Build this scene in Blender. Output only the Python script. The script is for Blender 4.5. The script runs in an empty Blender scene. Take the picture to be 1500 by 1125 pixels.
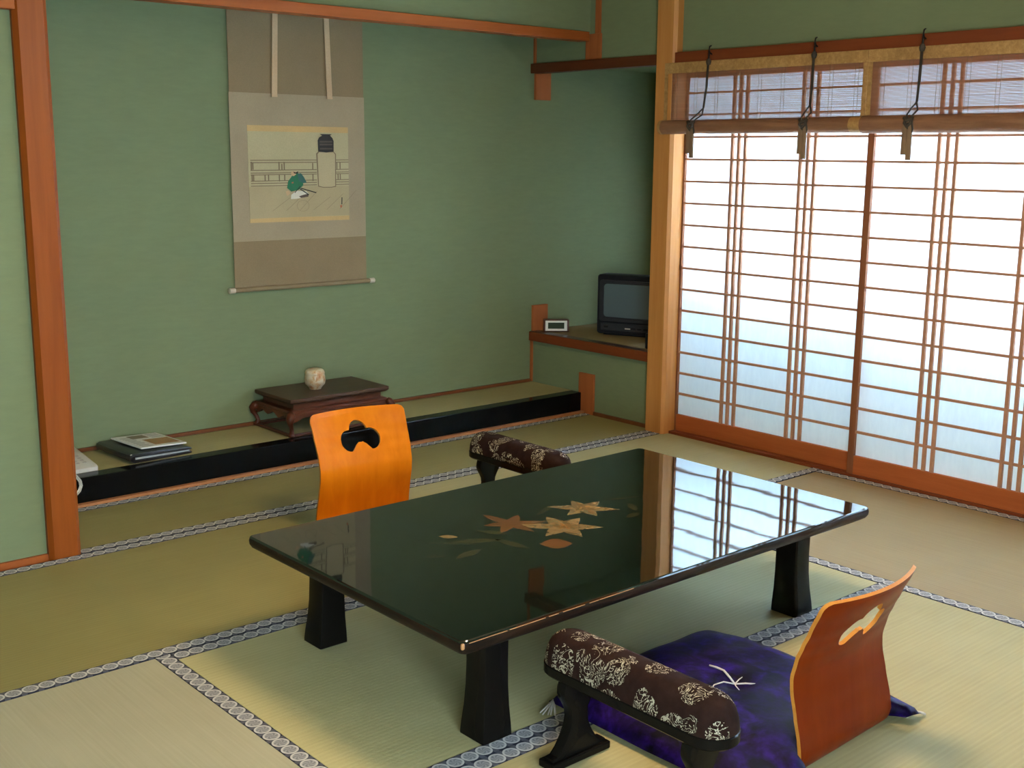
import bpy, bmesh, math, random
from mathutils import Vector, Matrix
random.seed(7)
SC = bpy.context.scene
COL = SC.collection
R = math.radians

# ------------------------------------------------------------------ helpers
def V(*a): return Vector(a)

def link(name, bm, mats, parent=None, loc=None, smooth=False, angle=None):
    me = bpy.data.meshes.new(name)
    bmesh.ops.remove_doubles(bm, verts=bm.verts, dist=1e-6)
    bmesh.ops.recalc_face_normals(bm, faces=bm.faces)
    bm.to_mesh(me); bm.free()
    if not isinstance(mats, (list, tuple)): mats = [mats]
    for m in mats: me.materials.append(m)
    if smooth:
        for p in me.polygons: p.use_smooth = True
        if angle:
            try: me.set_sharp_from_angle(angle=R(angle))
            except Exception: pass
    o = bpy.data.objects.new(name, me); COL.objects.link(o)
    if parent is not None: o.parent = parent
    if loc is not None: o.location = loc
    return o

def tag(o, label=None, cat=None, group=None, kind=None):
    if label: o['label'] = label
    if cat: o['category'] = cat
    if group: o['group'] = group
    if kind: o['kind'] = kind
    return o

def thing(name, loc, label, cat, rz=0, group=None):
    o = bpy.data.objects.new(name, None); COL.objects.link(o)
    o.empty_display_size = .05
    o.location = loc; o.rotation_euler = (0, 0, rz)
    return tag(o, label, cat, group)

def copy_tree(o, parent=None):
    c = o.copy(); COL.objects.link(c)
    if parent is not None: c.parent = parent
    for ch in list(o.children): copy_tree(ch, c)
    return c

def box(bm, x0, x1, y0, y1, z0, z1, bev=0, seg=2, mi=0):
    t = bmesh.new()
    bmesh.ops.create_cube(t, size=1)
    for v in t.verts:
        v.co = V(x0+(v.co.x+.5)*(x1-x0), y0+(v.co.y+.5)*(y1-y0), z0+(v.co.z+.5)*(z1-z0))
    if bev:
        bmesh.ops.bevel(t, geom=t.edges[:], offset=bev, segments=seg, affect='EDGES', profile=.5)
    for f in t.faces: f.material_index = mi
    merge(bm, t)
    return bm

def merge(bm, t, mat=None):
    if mat is not None: bmesh.ops.transform(t, matrix=mat, verts=t.verts)
    me = bpy.data.meshes.new('tmp'); t.to_mesh(me); t.free()
    bm.from_mesh(me); bpy.data.meshes.remove(me)

def B(): return bmesh.new()

def prism(bm, pts, axis, a, b, bev=0, mi=0):
    """pts: 2D polygon; axis 'x','y','z' extrude axis; a..b range"""
    t = bmesh.new()
    def P(p, h):
        return {'x': V(h, p[0], p[1]), 'y': V(p[0], h, p[1]), 'z': V(p[0], p[1], h)}[axis]
    lo = [t.verts.new(P(p, a)) for p in pts]; hi = [t.verts.new(P(p, b)) for p in pts]
    t.faces.new(lo); t.faces.new(hi[::-1])
    n = len(pts)
    for i in range(n): t.faces.new((lo[i], hi[i], hi[(i+1) % n], lo[(i+1) % n]))
    bmesh.ops.recalc_face_normals(t, faces=t.faces)
    if bev:
        ed = [e for e in t.edges if abs((e.verts[0].co-e.verts[1].co)[{'x':0,'y':1,'z':2}[axis]]) < 1e-7]
        bmesh.ops.bevel(t, geom=ed, offset=bev, segments=2, affect='EDGES', profile=.5)
    for f in t.faces: f.material_index = mi
    merge(bm, t)

def tube(bm, pts, rad, n=8, cap=True, mi=0, sq=None):
    """swept tube through pts with a radius each; sq: (w,h) factors of the section"""
    pts = [Vector(p) for p in pts]
    if not isinstance(rad, (list, tuple)): rad = [rad]*len(pts)
    rings = []
    up0 = V(0, 0, 1)
    prev = None
    for i, p in enumerate(pts):
        d = (pts[min(i+1, len(pts)-1)]-pts[max(i-1, 0)]).normalized()
        if prev is None:
            u = up0 if abs(d.z) < .9 else V(1, 0, 0)
            u = (u-d*u.dot(d)).normalized()
        else:
            u = (prev-d*prev.dot(d)).normalized()
        prev = u; w = d.cross(u)
        ring = []
        for k in range(n):
            a = 2*math.pi*k/n
            ring.append(bm.verts.new(p+(u*math.cos(a)+w*math.sin(a))*rad[i]))
        rings.append(ring)
    for a, b in zip(rings, rings[1:]):
        for k in range(n):
            f = bm.faces.new((a[k], a[(k+1) % n], b[(k+1) % n], b[k])); f.material_index = mi
    if cap:
        f = bm.faces.new(rings[0][::-1]); f.material_index = mi
        f = bm.faces.new(rings[-1]); f.material_index = mi

def lathe(bm, prof, n=32, c=(0, 0, 0), mi=0):
    rings = []
    for r, z in prof:
        if r < 1e-5: rings.append([bm.verts.new((c[0], c[1], c[2]+z))])
        else: rings.append([bm.verts.new((c[0]+r*math.cos(2*math.pi*k/n), c[1]+r*math.sin(2*math.pi*k/n), c[2]+z)) for k in range(n)])
    for a, b in zip(rings, rings[1:]):
        for k in range(n):
            q = [a[k % len(a)], a[(k+1) % len(a)], b[(k+1) % len(b)], b[k % len(b)]]
            u = []
            for x in q:
                if x not in u: u.append(x)
            if len(u) > 2:
                f = bm.faces.new(u); f.material_index = mi

def rrect(x0, x1, y0, y1, r, n=6):
    pts = []
    for cx, cy, a0 in ((x1-r, y1-r, 0), (x0+r, y1-r, 90), (x0+r, y0+r, 180), (x1-r, y0+r, 270)):
        for k in range(n+1):
            a = R(a0+90*k/n); pts.append((cx+r*math.cos(a), cy+r*math.sin(a)))
    return pts

def stack(bm, layers, mi=0, cap=True):
    """loft closed loops of equal count (lists of 3D points)"""
    L = [[bm.verts.new(p) for p in lp] for lp in layers]
    n = len(L[0])
    for a, b in zip(L, L[1:]):
        for k in range(n):
            f = bm.faces.new((a[k], a[(k+1) % n], b[(k+1) % n], b[k])); f.material_index = mi
    if cap:
        bm.faces.new(L[0][::-1]).material_index = mi; bm.faces.new(L[-1]).material_index = mi

# ------------------------------------------------------------------ materials
class NT:
    def __init__(s, name):
        s.m = bpy.data.materials.new(name); s.m.use_nodes = True
        s.t = s.m.node_tree; s.t.nodes.clear()
        s.out = s.n('ShaderNodeOutputMaterial')
        s.p = s.n('ShaderNodeBsdfPrincipled'); s.l(s.p.outputs[0], s.out.inputs[0])
    def n(s, typ, **kw):
        x = s.t.nodes.new(typ)
        for k, v in kw.items(): setattr(x, k, v)
        return x
    def l(s, a, b): s.t.links.new(a, b)
    def set(s, **kw):
        for k, v in kw.items():
            s.p.inputs[{'base':'Base Color','rough':'Roughness','metal':'Metallic','ior':'IOR','coat':'Coat Weight','coatr':'Coat Roughness','spec':'Specular IOR Level','sheen':'Sheen Weight','sheenr':'Sheen Roughness'}[k]].default_value = (*v, 1) if isinstance(v, tuple) else v
        return s
    def coord(s, kind='Object', scale=(1, 1, 1), rot=(0, 0, 0), loc=(0, 0, 0)):
        c = s.n('ShaderNodeTexCoord'); m = s.n('ShaderNodeMapping')
        m.inputs['Scale'].default_value = scale; m.inputs['Rotation'].default_value = rot; m.inputs['Location'].default_value = loc
        s.l(c.outputs[kind], m.inputs[0]); return m.outputs[0]
    def noise(s, vec, scale, detail=3, rough=.55, dist=0):
        x = s.n('ShaderNodeTexNoise'); x.inputs['Scale'].default_value = scale; x.inputs['Detail'].default_value = detail
        x.inputs['Roughness'].default_value = rough; x.inputs['Distortion'].default_value = dist
        s.l(vec, x.inputs['Vector']); return x.outputs['Fac']
    def ramp(s, fac, stops, interp='LINEAR'):
        x = s.n('ShaderNodeValToRGB'); cr = x.color_ramp; cr.interpolation = interp
        while len(cr.elements) < len(stops): cr.elements.new(.5)
        for e, (p, c) in zip(cr.elements, stops):
            e.position = p; e.color = (*c, 1) if len(c) == 3 else c
        s.l(fac, x.inputs[0]); return x.outputs[0]
    def math(s, op, a, b=None, c=None, clamp=False):
        x = s.n('ShaderNodeMath', operation=op); x.use_clamp = clamp
        for i, v in enumerate((a, b, c)):
            if v is None: continue
            if isinstance(v, (int, float)): x.inputs[i].default_value = v
            else: s.l(v, x.inputs[i])
        return x.outputs[0]
    def mix(s, fac, a, b, blend='MIX'):
        x = s.n('ShaderNodeMix', data_type='RGBA', blend_type=blend)
        for sock, v in ((x.inputs[0], fac), (x.inputs[6], a), (x.inputs[7], b)):
            if isinstance(v, (int, float)): sock.default_value = v
            elif isinstance(v, tuple): sock.default_value = (*v, 1)
            else: s.l(v, sock)
        return x.outputs[2]
    def bump(s, h, strength=.2, dist=.002):
        x = s.n('ShaderNodeBump'); x.inputs['Strength'].default_value = strength; x.inputs['Distance'].default_value = dist
        s.l(h, x.inputs['Height']); s.l(x.outputs[0], s.p.inputs['Normal'])
    def base(s, c): s.l(c, s.p.inputs['Base Color']); return s

def plain(name, c, rough=.6, **kw):
    t = NT(name); t.set(base=c, rough=rough, **kw)
    v = t.noise(t.coord(), 60, 2)
    t.base(t.mix(t.math('MULTIPLY', v, .25), c, tuple(x*.7 for x in c)))
    return t.m

def wood(name, c1, c2, scale=(30, 30, 2), rough=.45, coat=0., contrast=(.3, .7)):
    t = NT(name); v = t.coord('Object', scale)
    a = t.noise(v, 1.0, 6, .6, .6)
    f = t.noise(t.coord('Object', tuple(x*6 for x in scale)), 1.0, 2)
    m = t.math('ADD', t.math('MULTIPLY', a, .8), t.math('MULTIPLY', f, .2))
    t.base(t.ramp(m, [(contrast[0], c1), (contrast[1], c2)]))
    t.set(rough=rough, coat=coat, spec=.22); t.bump(m, .08, .001)
    return t.m

def plaster(name, c):
    t = NT(name); v = t.coord()
    a = t.noise(v, 2.2, 4); b = t.noise(t.coord('Object', (14, 14, 60)), 1, 4, .6)
    m = t.math('ADD', t.math('MULTIPLY', a, .5), t.math('MULTIPLY', b, .5))
    lo = tuple(x*.92 for x in c); hi = tuple(min(1, x*1.07) for x in c)
    t.base(t.ramp(m, [(.3, lo), (.7, hi)])); t.set(rough=.93, spec=.2)
    t.bump(t.noise(v, 260, 3, .7), .25, .001)
    return t.m

M = {}
M['plaster'] = plaster('green_plaster', (.186, .218, .114))
M['plaster_out'] = plaster('grey_render', (.36, .38, .40))
M['gravel'] = plaster('pale_gravel', (.80, .80, .77))
M['pillar_red'] = wood('red_cedar_pillar', (.20, .040, .003), (.27, .062, .006), (25, 25, 1.2), .40)
M['pillar'] = wood('cypress_pillar', (.45, .175, .042), (.57, .25, .072), (25, 25, 1.2), .42)
M['beam'] = wood('beam_wood', (.27, .062, .011), (.36, .094, .019), (1.2, 25, 25), .5)
M['beam_y'] = wood('rail_wood', (.14, .028, .007), (.20, .044, .011), (25, 1.2, 25), .5)
M['shoji'] = wood('shoji_wood', (.32, .076, .019), (.42, .112, .032), (25, 1.5, 25), .5)
M['stile'] = wood('shaded_stile_wood', (.17, .058, .024), (.24, .088, .038), (25, 25, 1.2), .5)  # shoji wood darkened to hold the backlit shade of the stiles
M['kumiko'] = wood('lattice_wood', (.36, .17, .10), (.46, .23, .14), (25, 25, 25), .6)
M['beam_dark'] = wood('dark_beam_wood', (.075, .018, .005), (.12, .032, .010), (25, 1.2, 25), .5)
M['dark_strip'] = wood('dark_strip_wood', (.13, .040, .012), (.18, .060, .020), (1.2, 25, 25), .5)
M['stub'] = wood('post_wood', (.30, .085, .022), (.40, .115, .032), (25, 25, 1.2), .6)
M['ceiling'] = wood('ceiling_board', (.42, .28, .15), (.52, .36, .20), (1.5, 12, 12), .6)
M['lip'] = wood('dark_rim_wood', (.06, .03, .018), (.10, .05, .03), (25, 1.2, 25), .3)
M['subfloor'] = plain('straw_floor', (.40, .31, .15), .9)

def lacquer(name, c=(.006, .006, .006), rough=.06, ior=1.55, wave=0., wscale=6):
    t = NT(name); t.set(base=c, rough=rough, ior=ior)
    if ior < 1.45: t.set(spec=.16)
    if wave: t.bump(t.noise(t.coord(), wscale, 2, .4), wave, .004)
    return t.m
M['table_top'] = lacquer('black_lacquer_top', (.004, .007, .005), .03, 1.72, .06, 7)
M['lacquer'] = lacquer('black_lacquer', (.006, .005, .004), .25, 1.36)
M['lacquer_dais'] = lacquer('dais_lacquer', (.004, .004, .004), .12, 1.36, .03, 5)
M['worn'] = plain('worn_lacquer', (.42, .20, .08), .5)
def edge_lac():
    t = NT('brown_black_lacquer_edge')
    a = t.noise(t.coord('Object', (8, 8, 60)), 1, 4, .6)
    t.base(t.ramp(a, [(.35, (.006, .005, .004)), (.75, (.035, .014, .006))])); t.set(rough=.42, spec=.15)
    return t.m
M['table_edge'] = edge_lac()

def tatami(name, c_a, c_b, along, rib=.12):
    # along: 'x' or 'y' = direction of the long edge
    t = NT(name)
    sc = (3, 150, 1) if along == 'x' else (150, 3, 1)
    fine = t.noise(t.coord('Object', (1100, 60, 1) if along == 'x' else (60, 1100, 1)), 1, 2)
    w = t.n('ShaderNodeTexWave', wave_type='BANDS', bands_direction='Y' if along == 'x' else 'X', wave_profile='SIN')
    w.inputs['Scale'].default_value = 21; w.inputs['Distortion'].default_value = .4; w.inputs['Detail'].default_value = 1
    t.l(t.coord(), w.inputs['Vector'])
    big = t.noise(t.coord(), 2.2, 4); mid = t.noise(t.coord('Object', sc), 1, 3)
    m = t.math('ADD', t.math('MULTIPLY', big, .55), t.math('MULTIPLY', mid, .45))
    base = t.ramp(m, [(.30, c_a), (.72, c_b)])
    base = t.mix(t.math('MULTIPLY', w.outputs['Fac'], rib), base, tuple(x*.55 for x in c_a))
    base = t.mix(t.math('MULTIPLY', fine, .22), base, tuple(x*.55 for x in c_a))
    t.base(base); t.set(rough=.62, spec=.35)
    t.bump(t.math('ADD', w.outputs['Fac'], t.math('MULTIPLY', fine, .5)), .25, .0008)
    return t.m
TA, TB = (.365, .320, .150), (.480, .430, .215)
M['tat_x'] = tatami('tatami_rush', TA, TB, 'x')
M['tat_shade'] = tatami('tatami_rush_shade', (.455, .415, .205), (.590, .545, .290), 'x')  # cool shade under the table put into the rush colour
M['tat_lit'] = tatami('tatami_rush_lit', (.400, .375, .255), (.500, .480, .345), 'y', .03)  # stronger light at the near left put into the rush colour
M['tat_dim'] = tatami('tatami_rush_dim', (.250, .212, .076), (.330, .288, .110), 'x')  # weaker daylight at the far side put into the rush colour
M['tat_y'] = tatami('tatami_rush_worn', (.270, .188, .080), (.350, .258, .118), 'y', .06)

def heri():
    t = NT('brocade_border'); uv = t.n('ShaderNodeTexCoord').outputs['UV']
    sep = t.n('ShaderNodeSeparateXYZ'); t.l(uv, sep.inputs[0])
    fx = t.math('SUBTRACT', t.math('FRACT', sep.outputs[0]), .5)
    fy = t.math('SUBTRACT', sep.outputs[1], .5)
    gx = t.math('DIVIDE', fx, .50); gy = t.math('DIVIDE', fy, .47)
    d = t.math('SQRT', t.math('ADD', t.math('MULTIPLY', gx, gx), t.math('MULTIPLY', gy, gy)))
    ang = t.math('ARCTAN2', gy, gx)
    sw = t.math('SINE', t.math('ADD', t.math('MULTIPLY', ang, 6), t.math('MULTIPLY', d, 9)))
    inner = t.math('ADD', .5, t.math('MULTIPLY', sw, .5))
    rim = t.ramp(d, [(.0, (0, 0, 0)), (.70, (0, 0, 0)), (.78, (1, 1, 1)), (.96, (1, 1, 1)), (1., (0, 0, 0))])
    disc = t.math('LESS_THAN', d, .98)
    col = t.mix(inner, (.20, .205, .225), (.36, .36, .37))
    col = t.mix(rim, col, (.56, .55, .54))
    # small offset blossoms in the gaps
    gx2 = t.math('DIVIDE', t.math('SUBTRACT', t.math('FRACT', t.math('ADD', sep.outputs[0], .5)), .5), .22)
    gap = t.mix(t.math('LESS_THAN', t.math('ABSOLUTE', gx2), .75), (.018, .020, .036), (.085, .088, .11))
    t.base(t.mix(disc, gap, col)); t.set(rough=.8, spec=.3)
    return t.m
M['heri'] = heri()

def paper():
    t = NT('shoji_paper'); t.t.nodes.remove(t.p)
    f = t.noise(t.coord('Object', (40, 40, 12)), 1, 4, .6)
    c = t.ramp(f, [(.3, (.70, .81, .90)), (.7, (.76, .87, .95))])
    tr = t.n('ShaderNodeBsdfTranslucent'); df = t.n('ShaderNodeBsdfDiffuse'); mx = t.n('ShaderNodeMixShader')
    t.l(c, tr.inputs[0]); t.l(c, df.inputs[0]); mx.inputs[0].default_value = .30
    t.l(tr.outputs[0], mx.inputs[1]); t.l(df.outputs[0], mx.inputs[2]); t.l(mx.outputs[0], t.out.inputs[0])
    return t.m
M['paper'] = paper()

def zaisu(name, ca, cb):
    t = NT(name)
    a = t.noise(t.coord('Object', (22, 22, 2.5)), 1, 5, .6, .4)
    t.base(t.ramp(a, [(.3, ca), (.7, cb)])); t.set(rough=.36, spec=.07)
    return t.m
M['zaisu'] = zaisu('orange_plywood', (.50, .120, .002), (.62, .165, .004))
M['zaisu_shaded'] = zaisu('plywood_shaded_back', (.125, .012, .0006), (.165, .020, .001))  # outer face darkened in its colour for the shade behind the chair
M['ply_edge'] = wood('plywood_edge', (.46, .16, .02), (.56, .23, .04), (40, 40, 40), .5)

def satin():
    t = NT('purple_satin')
    v = t.coord()
    a = t.noise(v, 14, 3, .5, 1.2); b = t.noise(v, 45, 3, .6)
    m = t.math('ADD', t.math('MULTIPLY', a, .7), t.math('MULTIPLY', b, .3))
    t.base(t.ramp(m, [(.40, (.002, .001, .007)), (.52, (.008, .002, .040)), (.66, (.021, .005, .120))]))
    t.p.inputs['Roughness'].default_value = .55
    t.set(spec=.08)
    t.bump(b, .25, .003); return t.m
M['satin'] = satin()
M['thread'] = plain('white_thread', (.60, .56, .52), .8)

def brocade():
    t = NT('dark_brown_brocade')
    v = t.coord()
    base = t.ramp(t.noise(v, 30, 3), [(.3, (.015, .0065, .005)), (.7, (.026, .012, .009))])
    # pale dragon-like scrolls: thin contour lines of a warped noise, gathered in clusters
    n1 = t.noise(v, 26, 3, .55, 1.6)
    line = t.math('LESS_THAN', t.math('ABSOLUTE', t.math('SUBTRACT', t.math('FRACT', t.math('MULTIPLY', n1, 8)), .5)), .105)
    n2 = t.noise(v, 60, 2, .5, .8)
    line2 = t.math('GREATER_THAN', n2, .645)
    vo = t.n('ShaderNodeTexVoronoi', feature='F1'); vo.inputs['Scale'].default_value = 13.5; vo.inputs['Randomness'].default_value = .8
    wv = t.n('ShaderNodeVectorMath', operation='ADD'); nz = t.n('ShaderNodeTexNoise'); nz.inputs['Scale'].default_value = 14
    t.l(v, nz.inputs['Vector']); sc = t.n('ShaderNodeVectorMath', operation='SCALE'); sc.inputs['Scale'].default_value = .05
    t.l(nz.outputs['Color'], sc.inputs[0]); t.l(v, wv.inputs[0]); t.l(sc.outputs[0], wv.inputs[1]); t.l(wv.outputs[0], vo.inputs['Vector'])
    blob = t.math('LESS_THAN', vo.outputs['Distance'], .48)
    mask = t.math('MULTIPLY', blob, t.math('MAXIMUM', line, t.math('MULTIPLY', line2, .8)))
    t.base(t.mix(mask, base, (.42, .37, .27))); t.set(rough=.85, spec=.06)
    t.bump(n2, .1, .001)
    return t.m
M['brocade'] = brocade()

M['reed'] = wood('bamboo_reed', (.24, .105, .052), (.33, .15, .08), (8, 1, 60), .55)
M['roll'] = wood('rolled_reed', (.17, .075, .040), (.26, .125, .065), (30, 6, 60), .6)
def gold():
    t = NT('gold_brocade_band')
    a = t.noise(t.coord(), 70, 3, .7); b = t.noise(t.coord(), 9, 2)
    t.base(t.ramp(t.math('ADD', t.math('MULTIPLY', a, .6), t.math('MULTIPLY', b, .4)), [(.35, (.27, .135, .040)), (.55, (.40, .215, .070)), (.7, (.52, .31, .12))]))
    t.set(rough=.6); return t.m
M['gold'] = gold()
M['cord'] = plain('dark_cord', (.05, .035, .022), .8)
M['tassel'] = plain('brown_tassel', (.22, .13, .07), .8)
M['iron'] = plain('dark_iron', (.02, .018, .016), .5, metal=.6)

def cloth(name, c, sc=(240, 240, 240)):
    t = NT(name); a = t.noise(t.coord('Object', sc), 1, 2); b = t.noise(t.coord(), 5, 3)
    m = t.math('ADD', t.math('MULTIPLY', a, .5), t.math('MULTIPLY', b, .5))
    t.base(t.ramp(m, [(.3, tuple(x*.88 for x in c)), (.7, tuple(min(1, x*1.1) for x in c))])); t.set(rough=.9, spec=.15)
    return t.m
M['sc_brown'] = cloth('brown_mount_silk', (.250, .178, .098))
M['sc_grey'] = cloth('grey_mount_silk', (.360, .282, .180))
M['sc_gold'] = cloth('gold_silk', (.56, .37, .165))
M['sc_band'] = cloth('pale_band_silk', (.60, .42, .26))
M['sc_paper'] = cloth('painting_silk', (.47, .40, .235))
M['sc_floor'] = cloth('painted_boards', (.43, .345, .20))
M['ink'] = cloth('thin_ink', (.20, .145, .09))
M['ink_black'] = cloth('dark_ink', (.035, .030, .028))
M['ink_grey'] = cloth('warm_grey_ink', (.10, .075, .06))
M['p_column'] = cloth('painted_column', (.47, .385, .23))
M['p_green'] = cloth('painted_green', (.035, .14, .07))
M['p_teal'] = cloth('painted_blue_green', (.05, .12, .10))
M['p_white'] = cloth('painted_white', (.68, .64, .54))
M['p_skin'] = cloth('painted_skin', (.56, .36, .20))
M['p_red'] = cloth('painted_red', (.45, .13, .06))
M['ivory'] = plain('ivory_knob', (.62, .52, .40), .4)

M['rosewood'] = wood('dark_rosewood', (.055, .014, .006), (.115, .030, .012), (6, 30, 30), .33, .1)
M['rosewood_top'] = wood('rosewood_top', (.050, .022, .011), (.080, .036, .018), (3, 30, 30), .4, .1)
def ceramic():
    t = NT('mottled_ceramic'); v = t.coord()
    a = t.noise(v, 38, 4, .6, .6)
    t.base(t.ramp(a, [(.32, (.46, .17, .06)), (.43, (.60, .38, .19)), (.55, (.68, .56, .38)), (.7, (.74, .66, .52))])); t.set(rough=.3, coat=.3)
    t.bump(a, .3, .003); return t.m
M['ceramic'] = ceramic()
M['phone'] = plain('cream_plastic', (.66, .62, .55), .45)
M['phone_key'] = plain('grey_key', (.50, .44, .40), .5)
M['leather'] = plain('black_leather', (.012, .010, .010), .28, spec=.6)
M['page'] = plain('white_paper', (.78, .77, .72), .5)
M['print_grey'] = plain('grey_print', (.40, .40, .38), .5)
M['print_dark'] = plain('brown_print', (.22, .16, .10), .5)
def photo_print():
    t = NT('orange_photo_print'); a = t.noise(t.coord(), 60, 4, .6)
    t.base(t.ramp(a, [(.3, (.16, .08, .03)), (.5, (.42, .19, .06)), (.7, (.30, .24, .09))])); t.set(rough=.4); return t.m
M['photo_print'] = photo_print()
M['tv'] = plain('black_plastic', (.012, .012, .015), .5, spec=.15)
M['tv_grey'] = plain('dark_grey_plastic', (.028, .029, .034), .45, spec=.2)
def tvglass():
    t = NT('tube_glass'); t.set(base=(.095, .130, .145), rough=.16, ior=1.5, coat=.3, coatr=.1); return t.m
M['tv_glass'] = tvglass()
M['silver'] = plain('silver_white_plastic', (.80, .77, .70), .4)
M['lcd'] = plain('green_grey_display', (.045, .060, .035), .6, spec=.1)
M['clock_case'] = plain('brown_plastic', (.11, .035, .022), .4)
M['digit'] = plain('display_digit', (.02, .025, .018), .4)
M['copper'] = plain('edge_strip_wood', (.44, .17, .06), .5)

def lily(name, c1, c2):
    t = NT(name); a = t.noise(t.coord('Object', (40, 40, 40)), 1, 3)
    t.base(t.ramp(a, [(.35, c1), (.65, c2)])); t.set(rough=.05, ior=1.6); return t.m
M['lily'] = lily('gold_lily', (.125, .080, .033), (.19, .125, .056))
M['lily_c'] = lily('gold_lily_centre', (.16, .075, .02), (.20, .10, .03))
M['lily_old'] = lily('faded_orange_lily', (.075, .028, .008), (.13, .050, .014))
M['leaf'] = lily('dull_gold_leaf', (.020, .020, .007), (.036, .032, .012))

def glow(name, c, s):
    t = NT(name); t.p.inputs['Emission Color'].default_value = (*c, 1); t.p.inputs['Emission Strength'].default_value = s
    t.set(base=(.8, .8, .8)); return t.m
LAMP_C = (1.0, .64, .27)
M['lamp'] = glow('lit_lamp_shade', LAMP_C, 36.0)
M['lamp_fill'] = glow('shade_fill_glow', (1.0, .90, .74), 17.0)  # shade sides glow as added fill for the upper walls
M['fill_glow'] = glow('rear_fill_glow', (.79, 1.03, 1.20), 57.0)  # added glow that fills the room from behind the camera
M['lamp_frame'] = wood('lamp_frame_wood', (.20, .10, .04), (.30, .16, .07), (20, 20, 20), .5)

# ------------------------------------------------------------------ room dimensions (metres)
XL, YB, YR = -4.95, .954, -4.20      # left wall, alcove back wall, rear wall
ZC = 2.45
YP = .535                            # front of the alcove platform
ZP = .109

def struct(name, bm, m, parent=None, **kw):
    o = link(name, bm, m, parent, **kw)
    if parent is None: o['kind'] = 'structure'
    return o

# floor, ceiling, walls
b = B(); box(b, XL, 1.05, YR, YB, -.09, -.03); struct('floor', b, M['subfloor'])
b = B(); box(b, XL-.1, 1.15, YR-.1, YB+.1, ZC, ZC+.05); struct('ceiling', b, M['ceiling'])
b = B(); box(b, -2.95, 1.10, YB, YB+.08, -.09, ZC); struct('wall_back', b, M['plaster'])
b = B()
box(b, 0, .06, .045, YB, -.09, .345)                 # below the window shelf
box(b, 0, .06, .045, YB, 1.79, ZC)                   # above the recess
box(b, 0, .06, YR, .045, 1.79, ZC)                # above the shoji
struct('wall_right', b, M['plaster'])
b = B()
XO = 1.02
box(b, XO, XO+.06, .0, .12, -.09, ZC); box(b, XO, XO+.06, .48, YB, -.09, ZC); box(b, XO, XO+.06, .12, .48, -.09, .60); box(b, XO, XO+.06, .12, .48, 1.25, ZC)
box(b, .06, XO, -.02, .045, -.09, ZC); box(b, .06, XO, .045, YB, 1.80, 1.86)
struct('wall_recess', b, M['plaster'])
wn = bpy.data.objects.new('fill_window_2', None); COL.objects.link(wn); wn.location = (XO+.03, .30, .60); wn['kind'] = 'structure'  # added, unseen window that brightens the television recess
b = B()
for y in (-.17, 0, .17): box(b, -.014, .014, y-.010, y+.010, 0, .65)
for z in (.0, .625): box(b, -.013, .013, -.18, .18, z, z+.025)
for k in range(1, 6): box(b, -.006, .006, -.18, .18, .65*k/6-.004, .65*k/6+.004)
link('frame', b, M['shoji'], wn)
b = B(); box(b, .007, .008, -.175, .175, .005, .645); link('paper', b, M['paper'], wn)
b = B(); box(b, -2.93, 0, YP+.012, YP+.06, 1.925, ZC); struct('wall_lintel', b, M['plaster'])
b = B(); box(b, XL, -2.98, .035, .10, -.09, ZC); struct('wall_front', b, M['plaster'])
b = B(); box(b, -2.98, -2.93, .10, YB, -.09, ZC); struct('wall_alcove', b, M['plaster'])
b = B(); box(b, XL-.08, XL, YR, .10, -.09, ZC); struct('wall_left', b, M['plaster'])
# added, unseen fill light behind the camera, built as a low paper window
WX0, WX1, WZ0, WZ1 = -4.75, -3.25, .62, 1.14
b = B()
box(b, XL-.08, WX0, YR-.08, YR, -.09, ZC); box(b, WX1, .06, YR-.08, YR, -.09, ZC)
box(b, WX0, WX1, YR-.08, YR, -.09, WZ0); box(b, WX0, WX1, YR-.08, YR, WZ1, ZC)
struct('wall_rear', b, M['plaster'])
wn = bpy.data.objects.new('fill_window_1', None); COL.objects.link(wn); wn.location = ((WX0+WX1)/2, YR-.04, WZ0); wn['kind'] = 'structure'
b = B(); hw_ = (WX1-WX0)/2; hz_ = WZ1-WZ0
for xk in (-hw_+.015, 0, hw_-.015): box(b, xk-.015, xk+.015, -.02, .02, 0, hz_)
box(b, -hw_, hw_, -.019, .019, 0, .03); box(b, -hw_, hw_, -.019, .019, hz_-.03, hz_)
link('frame', b, M['shoji'], wn)
b = B()
for k in range(1, 5): box(b, -hw_, hw_, -.006, .006, hz_*k/5-.004, hz_*k/5+.004)
link('lattice', b, M['kumiko'], wn)
b = B(); box(b, -hw_+.01, hw_-.01, -.009, -.008, .01, hz_-.01); link('paper', b, M['fill_glow'], wn)

# pillars, beams, rails
def pillar(name, x0, x1, y0, y1, z0, z1, ch, m):
    b = B()
    pts = [(x0+ch, y0), (x1-ch, y0), (x1, y0+ch), (x1, y1), (x0, y1), (x0, y0+ch)]
    prism(b, pts, 'z', z0, z1)
    return struct(name, b, m)
pillar('trim_1', -2.990, -2.884, .004, .11, -.03, ZC, .014, M['pillar_red'])
pillar('trim_2', -.052, .06, -.062, .050, -.03, ZC, .014, M['pillar'])
b = B(); box(b, -2.94, -.035, YP-.02, YP+.06, 1.888, 1.932, .002); struct('trim_3', b, M['beam'])
b = B(); box(b, -.045, .03, YR, -.055, 1.752, 1.802, .002); struct('trim_4', b, M['beam_y'])
b = B(); box(b, -.035, .03, .045, .950, 1.752, 1.800, .002); struct('trim_5', b, M['beam_dark'])
b = B(); box(b, XL, -2.985, -.002, .05, 1.756, 1.85, .002); struct('trim_6', b, M['beam'])
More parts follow.
